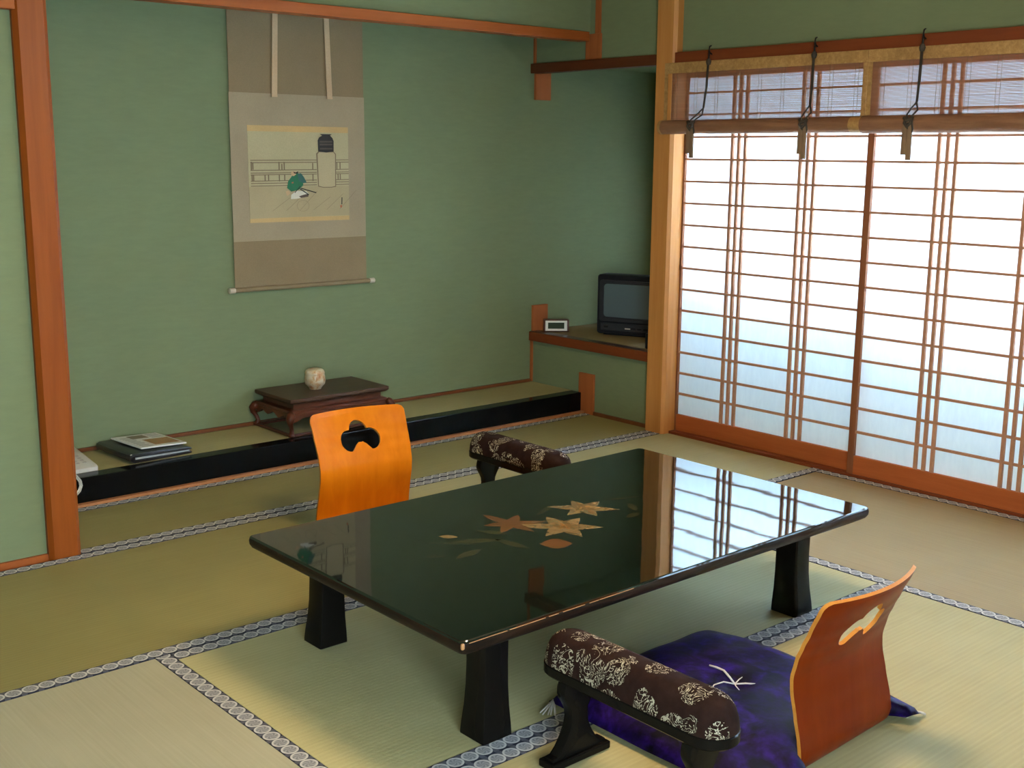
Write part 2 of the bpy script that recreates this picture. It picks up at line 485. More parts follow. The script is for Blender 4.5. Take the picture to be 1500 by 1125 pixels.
# stub posts showing through the plaster
b = B(); box(b, -.012, .05, .458, .568, -.03, .214, .002); box(b, -.012, .05, .462, .566, 1.79, 1.925, .002); box(b, -.012, .03, .470, .500, 1.925, ZC)
struct('trim_7', b, M['stub'])
b = B(); box(b, -.004, .105, .940, .96, .362, .528, .002); box(b, -.004, .105, .940, .96, 1.618, 1.795, .002)
box(b, -.012, .010, .942, .96, ZP, .362); box(b, -.012, .010, .942, .96, 1.795, 1.93)
struct('trim_8', b, M['stub'])
# shoji sill track and head track
b = B(); box(b, -.006, .09, YR, -.062, -.03, .012, .001); struct('trim_9', b, M['beam_y'])
b = B(); box(b, .004, .09, YR, -.05, 1.722, 1.80); struct('trim_10', b, M['beam_y'])
b = B(); box(b, XL, -2.990, .022, .036, -.02, .018); struct('baseboard_front', b, M['beam'])
b = B(); box(b, -.010, .01, .05, .458, -.02, .018); struct('baseboard_right', b, M['dark_strip'])
b = B(); box(b, -2.93, -.012, .940, .955, ZP, ZP+.014); struct('baseboard_back', b, M['dark_strip'])

# outside: deck, parapet (they shade the foot of the paper)
b = B(); box(b, .10, 3.2, -9, -.05, -.20, -.12); struct('floor_outside', b, M['plaster_out'])
b = B(); box(b, -12, .06, -14, YR-.10, -.20, -.12); struct('ground_outside', b, M['gravel'])
b = B(); box(b, .45, .53, -9, -.02, -.12, .82); box(b, .12, 1.08, -.045, -.022, -.12, 2.3); struct('wall_parapet', b, M['plaster_out'])

# ------------------------------------------------------------------ tatami
def heri_strip(name, along, a0, a1, c0, c1, z, parent, org):
    """brocade strip with its pattern laid along it"""
    bm = B(); uvl = bm.loops.layers.uv.new('UVMap')
    P = .0415
    h = .0015
    def co(a, c, zz):
        return V(a, c, zz)-org if along == 'x' else V(c, a, zz)-org
    q = [(a0, c0), (a1, c0), (a1, c1), (a0, c1)]
    top = [bm.verts.new(co(a, c, z+h)) for a, c in q]
    bot = [bm.verts.new(co(a, c, z-.03)) for a, c in q]
    f = bm.faces.new(top)
    fs = [(f, q)]
    for i in range(4):
        j = (i+1) % 4
        g = bm.faces.new((bot[i], bot[j], top[j], top[i])); fs.append((g, [q[i], q[j], q[j], q[i]]))
    for f, qq in fs:
        for lp, (a, c) in zip(f.loops, qq):
            lp[uvl].uv = ((a-a0)/P, (c-c0)/(c1-c0))
    return link(name, bm, M['heri'], parent)

HW = .0455
def mat(label, x0, x1, y0, y1, along, m):
    org = V((x0+x1)/2, (y0+y1)/2, 0)
    t = thing('tatami_mat', org, label, 'tatami mat', group='tatami mats of the floor')
    g = .0012
    bm = B()
    hw = HW-.002
    if along == 'x': box(bm, x0+g-org.x, x1-g-org.x, y0+hw-org.y, y1-hw-org.y, -.03, 0, .001, 1)
    else: box(bm, x0+hw-org.x, x1-hw-org.x, y0+g-org.y, y1-g-org.y, -.03, 0, .001, 1)
    link('rush_surface', bm, m, t)
    if along == 'x':
        heri_strip('cloth_border', 'x', x0+g, x1-g, y0+g, y0+HW, 0, t, org)
        heri_strip('cloth_border', 'x', x0+g, x1-g, y1-HW, y1-g, 0, t, org)
    else:
        heri_strip('cloth_border', 'y', y0+g, y1-g, x0+g, x0+HW, 0, t, org)
        heri_strip('cloth_border', 'y', y0+g, y1-g, x1-HW, x1-g, 0, t, org)
    return t
mat('narrow tatami mat lying in the alcove in front of the black platform', -2.885, -.010, .004, .522, 'x', M['tat_dim'])
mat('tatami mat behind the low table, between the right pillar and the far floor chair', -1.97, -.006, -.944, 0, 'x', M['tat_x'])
mat('tatami mat at the foot of the left pillar and green wall', -3.94, -1.97, -.944, 0, 'x', M['tat_dim'])
mat('tatami mat directly beneath the black low table', -3.014, -1.043, -1.923, -.946, 'x', M['tat_shade'])
mat('tatami mat running along the bright paper screens', -1.043, -.006, -2.92, -.946, 'y', M['tat_y'])
mat('tatami mat in the bottom left corner of the picture', -3.99, -3.014, -2.92, -.946, 'y', M['tat_lit'])
mat('tatami mat under the purple cushion and near floor chair', -3.014, -1.043, -2.87, -1.923, 'x', M['tat_x'])

# ------------------------------------------------------------------ shoji (doors)
ZK = [.0925+.10225*k for k in range(1, 16)]
def shoji(name, y_left, y_right, xc, groups, label, pull=None):
    """panel between y_right < y < y_left, centred on x = xc; lattice on the room side"""
    org = V(xc, (y_left+y_right)/2, .012)
    t = bpy.data.objects.new(name, None); COL.objects.link(t); t.location = org; t['kind'] = 'structure'; t['label'] = label
    d = .014
    z1 = 1.722
    b = B()
    sw = .030
    box(b, xc-d-org.x, xc+d-org.x, y_left-sw-org.y, y_left-org.y, 0, z1-org.z, .002)
    box(b, xc-d-org.x, xc+d-org.x, y_right-org.y, y_right+sw-org.y, 0, z1-org.z, .002)
    link('stile', b, M['stile'], t)
    b = B()
    box(b, xc-d-org.x, xc+d-org.x, y_right+sw-org.y, y_left-sw-org.y, 0, .0925-org.z, .002)
    box(b, xc-d-org.x, xc+d-org.x, y_right+sw-org.y, y_left-sw-org.y, 1.690-org.z, z1-org.z, .002)
    link('rail', b, M['shoji'], t)
    b = B(); k = .0055
    for z in ZK[:-1]+[1.6215]:
        box(b, -.012, .0, y_right+sw-org.y, y_left-sw-org.y, z-k*.9-org.z, z+k*.9-org.z)
    for g in groups:
        for o in (-.0365, 0, .0365):
            box(b, -.0122, .0002, g+o-.0068-org.y, g+o+.0068-org.y, .0925-org.z, 1.690-org.z)
    link('lattice', b, M['kumiko'], t)
    b = B(); box(b, .0005, .0015, y_right+.012-org.y, y_left-.012-org.y, .06-org.z, 1.70-org.z)
    link('paper', b, M['paper'], t)
    if pull:
        b = B(); box(b, -d-.001, -d+.004, pull-.009-org.y, pull+.009-org.y, .785, .845, .002); link('finger_pull', b, M['iron'], t)
    return t
shoji('door_1', -.042, -1.095, .048, (-.380, -.752), 'sliding paper screen beside the right pillar', pull=-.056)
shoji('door_2', -1.064, -2.117, .016, (-1.413, -1.772), 'sliding paper screen at the right edge of the picture')
shoji('door_3', -2.090, -3.143, .048, (-2.43, -2.80), 'sliding paper screen outside the frame')
shoji('door_4', -3.115, -4.168, .016, (-3.46, -3.82), 'last sliding paper screen outside the frame')
b = B(); box(b, 0, .06, YR, -4.165, -.09, 1.79); struct('wall_side', b, M['plaster'])

# ------------------------------------------------------------------ bamboo blinds
def blind(y0, y1, label, rollr, xr, endcap, capleft):
    """hanging from the head rail, y1 < y < y0"""
    L = y0-y1
    t = thing('bamboo_blind', (-.050, y0, 1.755), label, 'blind', group='rolled bamboo blinds over the paper screens')
    b = B()
    pitch = .0030; z = -.045
    while z > -.295:
        tube(b, [(random.uniform(-.0003, .0003), -.012, z), (0, -L+.012, z+random.uniform(-.0002, .0002))], .00136, 6, False)
        z -= pitch
    link('reed_panel', b, M['reed'], t, smooth=True)
    b = B()
    n = int(L/.115)
    for k in range(1, n+1):
        yy = -L*(k-.35)/n
        for o in (0, .016):
            tube(b, [(-.0022, yy+o, -.04), (-.0022, yy+o, -.29)], .0008, 5, False)
    link('binding_thread', b, M['tassel'], t)
    b = B(); box(b, -.006, .006, -L, 0, -.048, .0, .002); link('top_band', b, M['gold'], t)
    for yy in (0, -L+.021):
        b = B(); zz = -.048
        pts = [(yy, zz), (yy-.021, zz)]
        m = 9
        right = []; left = []
        for k in range(m+1):
            s = zz-(.24)*k/m
            right.append((yy+random.uniform(-.0004, 0), s)); left.append((yy-.021+random.uniform(0, .0005), s))
        prism(b, right+left[::-1], 'x', -.004, -.0025)
        link('side_band', b, M['gold'], t)
    b = B(); zc = -.290; x = xr
    # the rolled-up part, slightly uneven
    N = 24; m = 14
    y_s = [-L*k/m for k in range(m+1)]
    loops = []
    for k, yy in enumerate(y_s):
        rr = rollr*(1+.025*math.sin(k*1.7))
        loops.append([(x+rr*math.cos(2*math.pi*q/N)*(.95), yy, zc+rr*math.sin(2*math.pi*q/N)) for q in range(N)])
    stack(b, loops)
    link('roll', b, M['roll'], t, smooth=True, angle=50)
    for on, ya, yb in ((capleft, .004, -.010), (endcap, -L+.052, -L-.001)):
        if not on: continue
        b = B(); rr = rollr*1.04
        stack(b, [[(x+rr*math.cos(2*math.pi*q/N), yy, zc+rr*math.sin(2*math.pi*q/N)) for q in range(N)] for yy in (ya, yb)])
        link('roll_end_band', b, M['gold'], t, smooth=True, angle=50)
    return t
blind(-.006, -1.080, 'rolled-up bamboo blind hanging beside the right pillar', .031, -.012, True, True)
blind(-1.0803, -2.150, 'rolled-up bamboo blind reaching the right edge of the picture', .0345, -.014, False, False)

def hook(y, yt, label):
    t = thing('blind_hook', (-.052, y, 1.752), label, 'hook', group='hooks with tasselled cords holding up the blinds')
    b = B()
    tube(b, [(.006, 0, .030), (-.006, 0, .034), (-.014, 0, .045), (-.010, 0, .062), (.0, 0, .066)], .0032, 7)
    tube(b, [(-.012, 0, .045), (-.014, 0, .005), (-.012, 0, -.006)], .004, 7)
    link('iron_hook', b, M['iron'], t, smooth=True)
    b = B()
    lathe(b, [(0, -.022), (.009, -.016), (.012, -.004), (.008, .008), (0, .012)], 12, (-.014, 0, 0))
    link('knot', b, M['cord'], t, smooth=True)
    d = yt-y
    b = B()
    for s in (-1, 1):
        tube(b, [(-.016, s*.003, -.010), (-.016, s*.003+d*.1, -.12), (-.020, s*.002+d*.25, -.205)], .0028, 7)
        tube(b, [(-.020, d*.25, -.205), (-.030, d*.5+s*.016, -.235), (-.050, d*.8+s*.013, -.255), (-.052, d, -.275)], .0034, 7)
    # gathered loops tied over the roll
    tube(b, [(-.050, d-.012, -.262), (-.058, d-.020, -.285), (-.056, d-.024, -.31), (-.052, d-.016, -.325), (-.054, d-.004, -.31), (-.058, d+.002, -.285)], .004, 7)
    tube(b, [(-.052, d+.018, -.265), (-.06, d, -.275), (-.052, d-.018, -.268)], .0075, 8)
    tube(b, [(-.050, d+.012, -.262), (-.062, d+.010, -.285), (-.060, d, -.30), (-.060, d-.014, -.285), (-.050, d-.016, -.262)], .0065, 8)
    link('cord', b, M['cord'], t, smooth=True)
    for s, zz, w in ((.0105, -.405, .021), (-.0105, -.425, .020)):
        b = B()
        stack(b, [rrect_y(w*k, .008, d+s, -.054, z) for k, z in ((.35, -.275), (.8, -.290), (.95, -.33), (1.0, zz))])
        link('tassel', b, M['tassel'], t, smooth=True, angle=40)
    return t
def rrect_y(w, dp, yc, xc, z):
    return [(xc+p[0], yc+p[1], z) for p in rrect(-dp/2, dp/2, -w/2-.001, w/2+.001, min(dp, w)*.3, 2)]
hook(-.274, -.216, 'dark hook and tasselled cord nearest the right pillar')
hook(-.831, -.822, 'dark hook and tasselled cord left of the join between the blinds')
hook(-1.318, -1.303, 'dark hook and tasselled cord furthest right, on the right-hand blind')

# ------------------------------------------------------------------ alcove platform and hanging scroll
t = thing('alcove_platform', (-1.45, YP, 0), 'low alcove platform with glossy black front rail and matting on top', 'platform')
o = t.location
b = B(); box(b, -2.93-o.x, -.012-o.x, .012, .085, -.03, ZP, .003); link('front_rail', b, M['lacquer_dais'], t)
b = B(); box(b, -2.93-o.x, -.006-o.x, .085, .405, .06, ZP-.002); link('matting', b, M['tat_x'], t)
b = B(); box(b, -2.90-o.x, -.012-o.x, -.013, .011, -.02, .012); link('base_strip', b, M['copper'], t)

SX0, SX1 = -1.782, -1.090
t = thing('hanging_scroll', (-1.436, .944, .73), 'hanging scroll painting on the green alcove wall', 'scroll')
ox, oz = -1.436, .73
def sc_box(name, x0, x1, z0, z1, dep, m, parent, th=.0012):
    b = B(); box(b, x0-ox, x1-ox, -dep-th, -dep, z0-oz, z1-oz); return link(name, b, m, parent)
sc_box('upper_cloth', SX0, SX1, 1.588, 2.02, 0, M['sc_brown'], t)
sc_box('mount_cloth', SX0-.003, SX1+.003, .945, 1.590, .0004, M['sc_grey'], t)
sc_box('lower_cloth', SX0-.004, SX1+.003, .735, .946, 0, M['sc_brown'], t)
b = B()
for xa, xb in ((-1.548, -1.565), (-1.292, -1.279)):
    b = B()
    prism(b, [(xa-.013-ox, 2.02-oz), (xa+.013-ox, 2.02-oz), (xb+.0135-ox, 1.582-oz), (xb-.0135-ox, 1.582-oz)], 'y', -.010, -.006)
    box(b, xb-.0145-ox, xb+.0145-ox, -.0105, -.0055, 1.576-oz, 1.584-oz)
    link('wind_band', b, M['sc_band'], t)
b = B(); tube(b, [(SX0-ox-.012, -.012, .732-oz), (SX1-ox+.012, -.012, .732-oz)], .0105, 14); link('roller_rod', b, M['sc_brown'], t, smooth=True, angle=50)
for xx, s in ((SX0-.012, -1), (SX1+.012, 1)):
    b = B(); tube(b, [(xx-ox, -.012, .732-oz), (xx+s*.026-ox, -.012, .732-oz)], .0125, 14); link('rod_knob', b, M['ivory'], t, smooth=True, angle=50)
b = B(); tube(b, [(SX0-ox, -.004, 2.02-oz), (SX1-ox, -.004, 2.02-oz)], .008, 10)
tube(b, [(-.15, -.004, 2.025-oz), (0, -.004, 2.13-oz), (.15, -.004, 2.025-oz)], .002, 6)
link('top_rod', b, M['sc_brown'], t)
PX0, PX1, PZ0, PZ1 = -1.702, -1.180, 1.026, 1.452
pa = sc_box('painting', PX0, PX1, PZ0+.018, PZ1-.024, .0018, M['sc_paper'], t, .0010)
sc_box('gold_strip', PX0, PX1, PZ1-.026, PZ1, .0018, M['sc_gold'], t, .0012)
sc_box('gold_strip', PX0, PX1, PZ0, PZ0+.020, .0018, M['sc_gold'], t, .0012)
# painting, in zoomed-photo pixels (1059 wide view of the picture)
def pp(a, c): return (PX0+(a-42)/(998-42)*(PX1-PX0), PZ1-(c-100)/(1040-100)*(PZ1-PZ0))
def poly(bm, pts, dep):
    q = [pp(*p) for p in pts]
    prism(bm, [(x-ox, z-oz) for x, z in q], 'y', -dep-.0006, -dep)
def seg(bm, p, q, w, dep):
    (x0, z0), (x1, z1) = pp(*p), pp(*q)
    d = Vector((x1-x0, z1-z0)).normalized(); n = Vector((-d.y, d.x))*w/2
    prism(bm, [(x0+n.x-ox, z0+n.y-oz), (x1+n.x-ox, z1+n.y-oz), (x1-n.x-ox, z1-n.y-oz), (x0-n.x-ox, z0-n.y-oz)], 'y', -dep-.0005, -dep)
b = B(); poly(b, [(42, 690), (998, 690), (998, 990), (42, 1000)], .0029); link('painted_floor', b, M['sc_floor'], pa)
b = B()
for y0 in (432, 455, 528, 555, 572, 632, 655, 680):
    seg(b, (60, y0+4), (680, y0-2), .0034, .0034); seg(b, (868, y0-3), (998, y0-5), .0034, .0034)
for x0, ya, yb in ((68, 450, 530), (82, 455, 525), (322, 450, 530), (370, 450, 530), (348, 470, 530), (642, 460, 530), (880, 455, 525), (912, 455, 520), (72, 572, 632), (86, 572, 632), (190, 575, 632), (222, 575, 632), (322, 572, 640), (372, 572, 632), (642, 572, 640), (890, 565, 625), (912, 565, 625)):
    seg(b, (x0, ya), (x0, yb), .0055, .0034)
for k in range(6): seg(b, (250+k*130, 930), (380+k*130+40, 800-(k % 3)*30), .0009, .0036)
for k in range(18):
    a0, a1 = 2*math.pi*k/18, 2*math.pi*(k+1)/18
    seg(b, (540+58*math.cos(a0), 885+55*math.sin(a0)), (540+58*math.cos(a1), 885+55*math.sin(a1)), .0008, .0036)
link('painted_railing', b, M['ink'], pa)
b = B()
poly(b, [(678, 365), (700, 345), (850, 345), (872, 370), (868, 700), (820, 708), (740, 708), (690, 695)], .0038); link('painted_column_edge', b, M['ink'], pa)
b = B()
poly(b, [(690, 372), (706, 352), (845, 352), (862, 375), (858, 692), (820, 700), (740, 700), (697, 688)], .0046); link('painted_column', b, M['p_column'], pa)
b = B()
poly(b, [(714, 172), (835, 172), (815, 185), (838, 210), (850, 240), (848, 345), (775, 356), (696, 345), (694, 235), (708, 205), (738, 188)], .0054); link('painted_finial', b, M['ink_black'], pa)
b = B()
for y0 in (240, 268, 310): poly(b, [(712, y0), (835, y0), (835, y0+14), (712, y0+18)], .0062)
link('painted_finial_band', b, M['ink_grey'], pa)
fg = B(); poly(fg, [(438, 590), (490, 555), (540, 590), (545, 680), (500, 725), (430, 742), (390, 705), (402, 640)], .0046); fig = link('painted_robe', fg, M['p_green'], pa)
b = B(); poly(b, [(490, 565), (525, 562), (552, 600), (578, 655), (545, 660), (505, 640)], .0054); link('painted_sleeve', b, M['p_teal'], pa)
b = B(); poly(b, [(428, 775), (475, 735), (570, 740), (600, 770), (560, 800), (470, 815), (425, 815)], .0046); link('painted_hem', b, M['p_white'], pa)
b = B(); poly(b, [(500, 790), (545, 775), (595, 765), (590, 795), (520, 806)], .0054); link('painted_shoe', b, M['ink_grey'], pa)
b = B(); poly(b, [(430, 545), (470, 540), (480, 570), (455, 590), (432, 580)], .0054); link('painted_face', b, M['p_skin'], pa)
b = B(); poly(b, [(375, 740), (405, 730), (420, 760), (390, 785)], .0046); link('painted_hand', b, M['p_skin'], pa)
b = B(); poly(b, [(452, 545), (475, 555), (498, 540), (492, 562), (476, 566), (458, 562)], .0062); link('painted_cap', b, M['ink_black'], pa)
b = B()
seg(b, (520, 710), (668, 757), .0045, .0062); seg(b, (510, 715), (595, 775), .0045, .0062); seg(b, (515, 690), (460, 755), .003, .0062)
link('painted_swords', b, M['ink_black'], pa)
b = B(); seg(b, (925, 808), (922, 880), .0048, .0040); link('painted_signature', b, M['ink_black'], pa)
b = B(); poly(b, [(905, 890), (925, 885), (920, 912), (908, 914)], .0040); link('painted_seal', b, M['p_red'], pa)
b = B(); poly(b, [(432, 650), (452, 645), (450, 660), (436, 662)], .0054); link('painted_crest', b, M['p_red'], pa)

# ------------------------------------------------------------------ things on the alcove platform
# carved display stand
t = thing('display_stand', (-1.452, .775, ZP+.001), 'small dark carved wooden stand with curved legs on the alcove platform', 'stand')
HX, HY = .262, .158
b = B()
stack(b, [[(x, y, z) for x, y in rrect(-HX*s, HX*s, -HY-HX*(s-1), HY+HX*(s-1), .004, 2)] for s, z in ((.955, .142), (.985, .147), (1.0, .152), (1.0, .163), (.992, .166))])
link('top', b, M['rosewood_top'], t)
b = B(); box(b, -HX+.03, HX-.03, -HY+.026, HY-.026, .110, .143)
stack(b, [[(x, y, z) for x, y in rrect(-HX*s, HX*s, -HY-HX*(s-1), HY+HX*(s-1), .004, 2)] for s, z in ((.985, .092), (.995, .103), (.97, .112), (.91, .116))])
link('waist', b, M['rosewood'], t)
def scallop(L, z1, z0, n=24):
    top = [(-L+2*L*k/n, z1) for k in range(n+1)]
    bot = []
    for k in range(n+1):
        u = -1+2*k/n
        bot.append((L*u, z0+.010*math.cos(u*3*math.pi)*(1-abs(u)*.3)-.012*abs(u)**4))
    return top+bot[::-1]
for s in (-1, 1):
    b = B(); prism(b, scallop(HX-.012, .097, .079), 'y', s*(HY-.008)-.006, s*(HY-.008)+.006); link('apron', b, M['rosewood'], t)
    b = B(); prism(b, scallop(HY-.012, .097, .079), 'x', s*(HX-.008)-.006, s*(HX-.008)+.006); link('apron', b, M['rosewood'], t)
for sx in (-1, 1):
    for sy in (-1, 1):
        b = B()
        path = [(0, .102, .015), (.012, .093, .020), (.023, .080, .019), (.022, .064, .013), (.008, .044, .0095), (.000, .026, .009), (.004, .012, .013), (.010, .005, .014), (.010, .0005, .011)]
        tube(b, [(sx*(HX-.010+d*.75), sy*(HY-.010+d*.75), z) for d, z, r in path], [r for _, _, r in path], 10)
        link('leg', b, M['rosewood'], t, smooth=True)
for s in (-1, 1):
    b = B(); box(b, -HX+.006, HX-.006, s*(HY-.005)-.009, s*(HY-.005)+.009, .0, .011, .002); link('stretcher', b, M['rosewood'], t)
    b = B(); box(b, s*(HX-.005)-.009, s*(HX-.005)+.009, -HY+.006, HY-.006, .0, .0105, .002); link('stretcher', b, M['rosewood'], t)

# ceramic jar
t = thing('ceramic_jar', (-1.490, .775, ZP+.167), 'small mottled beige ceramic jar standing on the dark wooden stand', 'jar')
b = B(); lathe(b, [(0, 0), (.027, 0), (.029, .006), (.034, .012), (.045, .024), (.0475, .040), (.046, .060), (.0435, .068), (.0445, .071)], 28); link('body', b, M['ceramic'], t, smooth=True, angle=60)
b = B(); lathe(b, [(.0445, .071), (.0450, .076), (.041, .086), (.032, .092), (.02, .095), (0, .0955)], 28); link('lid', b, M['ceramic'], t, smooth=True, angle=60)

# leather folder and magazine
t = thing('leather_folder', (-2.315, .785, ZP), 'thick black leather folder on the left end of the alcove platform', 'folder', rz=R(4))
b = B()
sec = [(-.125, .004), (-.135, .010), (-.138, .022), (-.134, .033), (-.122, .038), (-.02, .036), (.13, .026), (.138, .022), (.138, .018), (.13, .016), (-.02, .020), (-.115, .024), (-.115, .014), (.13, .010), (.137, .006), (.137, .001), (.12, .0), (-.115, .0)]
prism(b, sec, 'y', -.15, .145, .001); link('cover', b, M['leather'], t, smooth=True, angle=35)
b = B(); box(b, -.112, .128, -.146, .140, .009, .021); link('pages', b, M['print_grey'], t)
for yy in (-.15,):
    b = B(); lathe(b, [(0, .0), (.004, .001), (.005, .004), (.003, .007), (0, .008)], 10, (-.128, yy+.006, .030)); link('corner_glint', b, M['silver'], t, smooth=True)  # silver bead standing in for a light glint on the corner

t = thing('magazine', (-2.290, .800, ZP+.037), 'white magazine with an orange picture lying on the black folder', 'magazine', rz=R(6))
t.rotation_euler = (0, R(3.2), R(6))
b = B(); box(b, -.100, .108, -.125, .120, .001, .007, .001); link('pages', b, M['page'], t)
b = B(); box(b, -.098, .105, -.122, .117, .0071, .0075); cv = link('cover', b, M['page'], t)
b = B(); box(b, -.020, .095, -.098, .010, .0076, .0079); link('cover_photo', b, M['photo_print'], t)
b = B(); box(b, -.045, .03, .040, .098, .0076, .0079); link('cover_photo', b, M['print_dark'], t)
b = B()
for k in range(9): box(b, -.085, -.035-.006*(k % 3), -.11+.022*k, -.100+.022*k, .0076, .0078)
link('cover_text_block', b, M['print_grey'], t)
b = B()
for k in range(4): box(b, .04, .095, .030+.02*k, .039+.02*k, .0076, .0078)
link('cover_text_block', b, M['print_grey'], t)

# telephone
t = thing('telephone', (-2.640, .75, ZP), 'white desk telephone partly hidden behind the left pillar', 'telephone')
b = B()
prism(b, [(-.130, .0), (-.130, .016), (-.120, .021), (.12, .050), (.13, .046), (.13, .0)], 'x', -.09, .066, .002)
link('body', b, M['phone'], t, smooth=True, angle=35)
b = B()
for i in range(3):
    for j in range(4):
        y = -.085+.026*j; z = .0215+(y+.12)/.24*.029
        box(b, -.026+.026*i, -.013+.026*i, y, y+.012, z, z+.0025, .001)
link('keypad', b, M['phone_key'], t)
b = B()
tube(b, [(-.062, -.10, .045), (-.062, -.085, .052), (-.062, -.05, .060), (-.062, .05, .080), (-.062, .09, .080), (-.062, .105, .070)], [.020, .024, .016, .016, .024, .020], 12)
link('handset', b, M['phone'], t, smooth=True)
b = B()
pts = []
path = [(-.070, -.118, .040), (-.060, -.155, .022), (-.044, -.185, .008), (-.040, -.215, -.006), (-.042, -.228, -.022), (-.050, -.230, -.040), (-.070, -.234, -.056), (-.095, -.232, -.050), (-.115, -.230, -.02)]
def lerp_path(path, n):
    out = []
    for i in range(n+1):
        u = i/n*(len(path)-1); k = min(int(u), len(path)-2); f = u-k
        out.append(Vector(path[k])*(1-f)+Vector(path[k+1])*f)
    return out
for i, p in enumerate(lerp_path(path, 180)):
    a = i*1.05; pts.append((p[0]+.0052*math.cos(a), p[1], p[2]+.0052*math.sin(a)))
tube(b, pts, .0022, 6); link('coiled_cord', b, M['phone'], t, smooth=True)

# ------------------------------------------------------------------ window shelf with the television
ZS = .386
t = thing('window_shelf', (.0, .5, ZS), 'built-in shelf with reddish front edge under the television', 'shelf')
b = B(); box(b, -.030, .030, -.452, .445, -.048, 0, .002); link('front_edge', b, M['beam_y'], t)
b = B(); box(b, -.026, .034, -.452, .445, .0003, .002); link('dark_rim', b, M['lip'], t)
b = B(); box(b, .030, 1.01, -.452, .445, -.03, 0); link('matting', b, M['tat_y'], t)

t = thing('television', (.185, .642, ZS+.001), 'small black tube television in the recess behind the right pillar', 'television', rz=math.atan2(-.923, .383))
# local: x along the front (to viewer's right), y into the depth, origin at the front lower left corner
W_, H_ = .385, .325
b = B()
stack(b, [[(x, y, z) for x, z in rrect(0-a, W_+a, .008-a, H_+a, .016, 4)] for y, a in ((.004, -.004), (0.010, 0), (.10, 0), (.115, -.006))] +
         [[(x, y, z) for x, z in rrect(0+a, W_-a, .02+a*.5, H_-a, .016, 4)] for y, a in ((.20, .03), (.34, .085), (.36, .10))])
link('casing', b, M['tv'], t, smooth=True, angle=35)
b = B()
outer = rrect(.018, W_-.018, .078, H_-.028, .012, 5); mid = rrect(.040, W_-.040, .100, H_-.048, .018, 5)
stack(b, [[(x, .0045, z) for x, z in outer], [(x, -.007, z) for x, z in outer], [(x, -.007, z) for x, z in [((a[0]*.3+c[0]*.7), (a[1]*.3+c[1]*.7)) for a, c in zip(outer, mid)]], [(x, .001, z) for x, z in mid]], cap=False)
link('bezel', b, M['tv_grey'], t, smooth=True, angle=30)
b = B()
N = 14
g = [[None]*(N+1) for _ in range(N+1)]
for i in range(N+1):
    for j in range(N+1):
        u, w = -1+2*i/N, -1+2*j/N
        g[i][j] = b.verts.new((W_/2+u*(W_/2-.038), .0035-.006*(1-(u*u+w*w)/2), .187+w*.091))
for i in range(N):
    for j in range(N): b.faces.new((g[i][j], g[i+1][j], g[i+1][j+1], g[i][j+1]))
link('screen', b, M['tv_glass'], t, smooth=True)
b = B(); box(b, .025, W_-.025, -.003, .006, .028, .068, .003); link('control_panel', b, M['tv_grey'], t)
for k in range(4):
    b = B(); box(b, .20+.035*k, .225+.035*k, -.006, -.002, .040, .050, .001); link('button', b, M['tv'], t)
b = B(); box(b, .045, .070, -.006, -.002, .042, .054, .001); link('power_button', b, M['tv'], t)
b = B(); box(b, .165, .195, -.0045, -.0025, .040, .046); link('badge', b, M['phone_key'], t)
b = B(); box(b, .03, W_-.03, .03, .30, 0, .012); link('foot', b, M['tv'], t)

t = thing('remote_control', (.060, .138, ZS), 'black remote control upright at the shelf edge by the right pillar', 'remote control', rz=R(-40))
b = B(); box(b, -.022, .022, -.014, .014, 0.002, .078, .004); link('body', b, M['tv'], t)
b = B()
for i in range(2):
    for j in range(5): box(b, -.012+.014*i, -.003+.014*i, -.0155, -.0135, .014+.012*j, .021+.012*j)
link('buttons', b, M['tv_grey'], t)

t = thing('digital_clock', (.075, .838, ZS+.002), 'small digital clock with a silver frame on the left end of the shelf', 'clock', rz=math.atan2(-.078, .100))
# local x to the viewer's right, -y towards the viewer
b = B(); box(b, -.068, .070, .0, .045, .0, .066, .006); link('case', b, M['clock_case'], t)
b = B(); 
o_ = [(-.060, .006), (.058, .006), (.058, .061), (-.060, .061)]; i_ = [(-.046, .017), (.043, .017), (.043, .051), (-.046, .051)]
stack(b, [[(x, .002, z) for x, z in o_], [(x, -.005, z) for x, z in o_], [(x, -.005, z) for x, z in i_], [(x, .0, z) for x, z in i_]], cap=False)
link('frame', b, M['silver'], t)
b = B(); box(b, -.047, .044, -.0012, .002, .0165, .0515); link('display', b, M['lcd'], t)

# ------------------------------------------------------------------ the black low table
TX, TY = -2.050, -1.490
t = thing('low_table', (TX, TY, .0017), 'black lacquer low table with gold lilies painted on its top', 'table')
x0, x1, y0, y1 = -2.812-TX, -1.250-TX, -1.958-TY, -1.018-TY
b = B()
stack(b, [[(x, y, z) for x, y in rrect(x0+a, x1-a, y0+a, y1-a, .014, 5)] for a, z in ((.016, .272), (.006, .279), (.001, .288), (0, .298), (.0015, .305))])
link('edge', b, M['table_edge'], t, smooth=True, angle=40)
b = B()
stack(b, [[(x, y, z) for x, y in rrect(x0+a, x1-a, y0+a, y1-a, .014, 5)] for a, z in ((.0014, .304), (.003, .3085), (.006, .310))])
top = link('tabletop', b, M['table_top'], t)
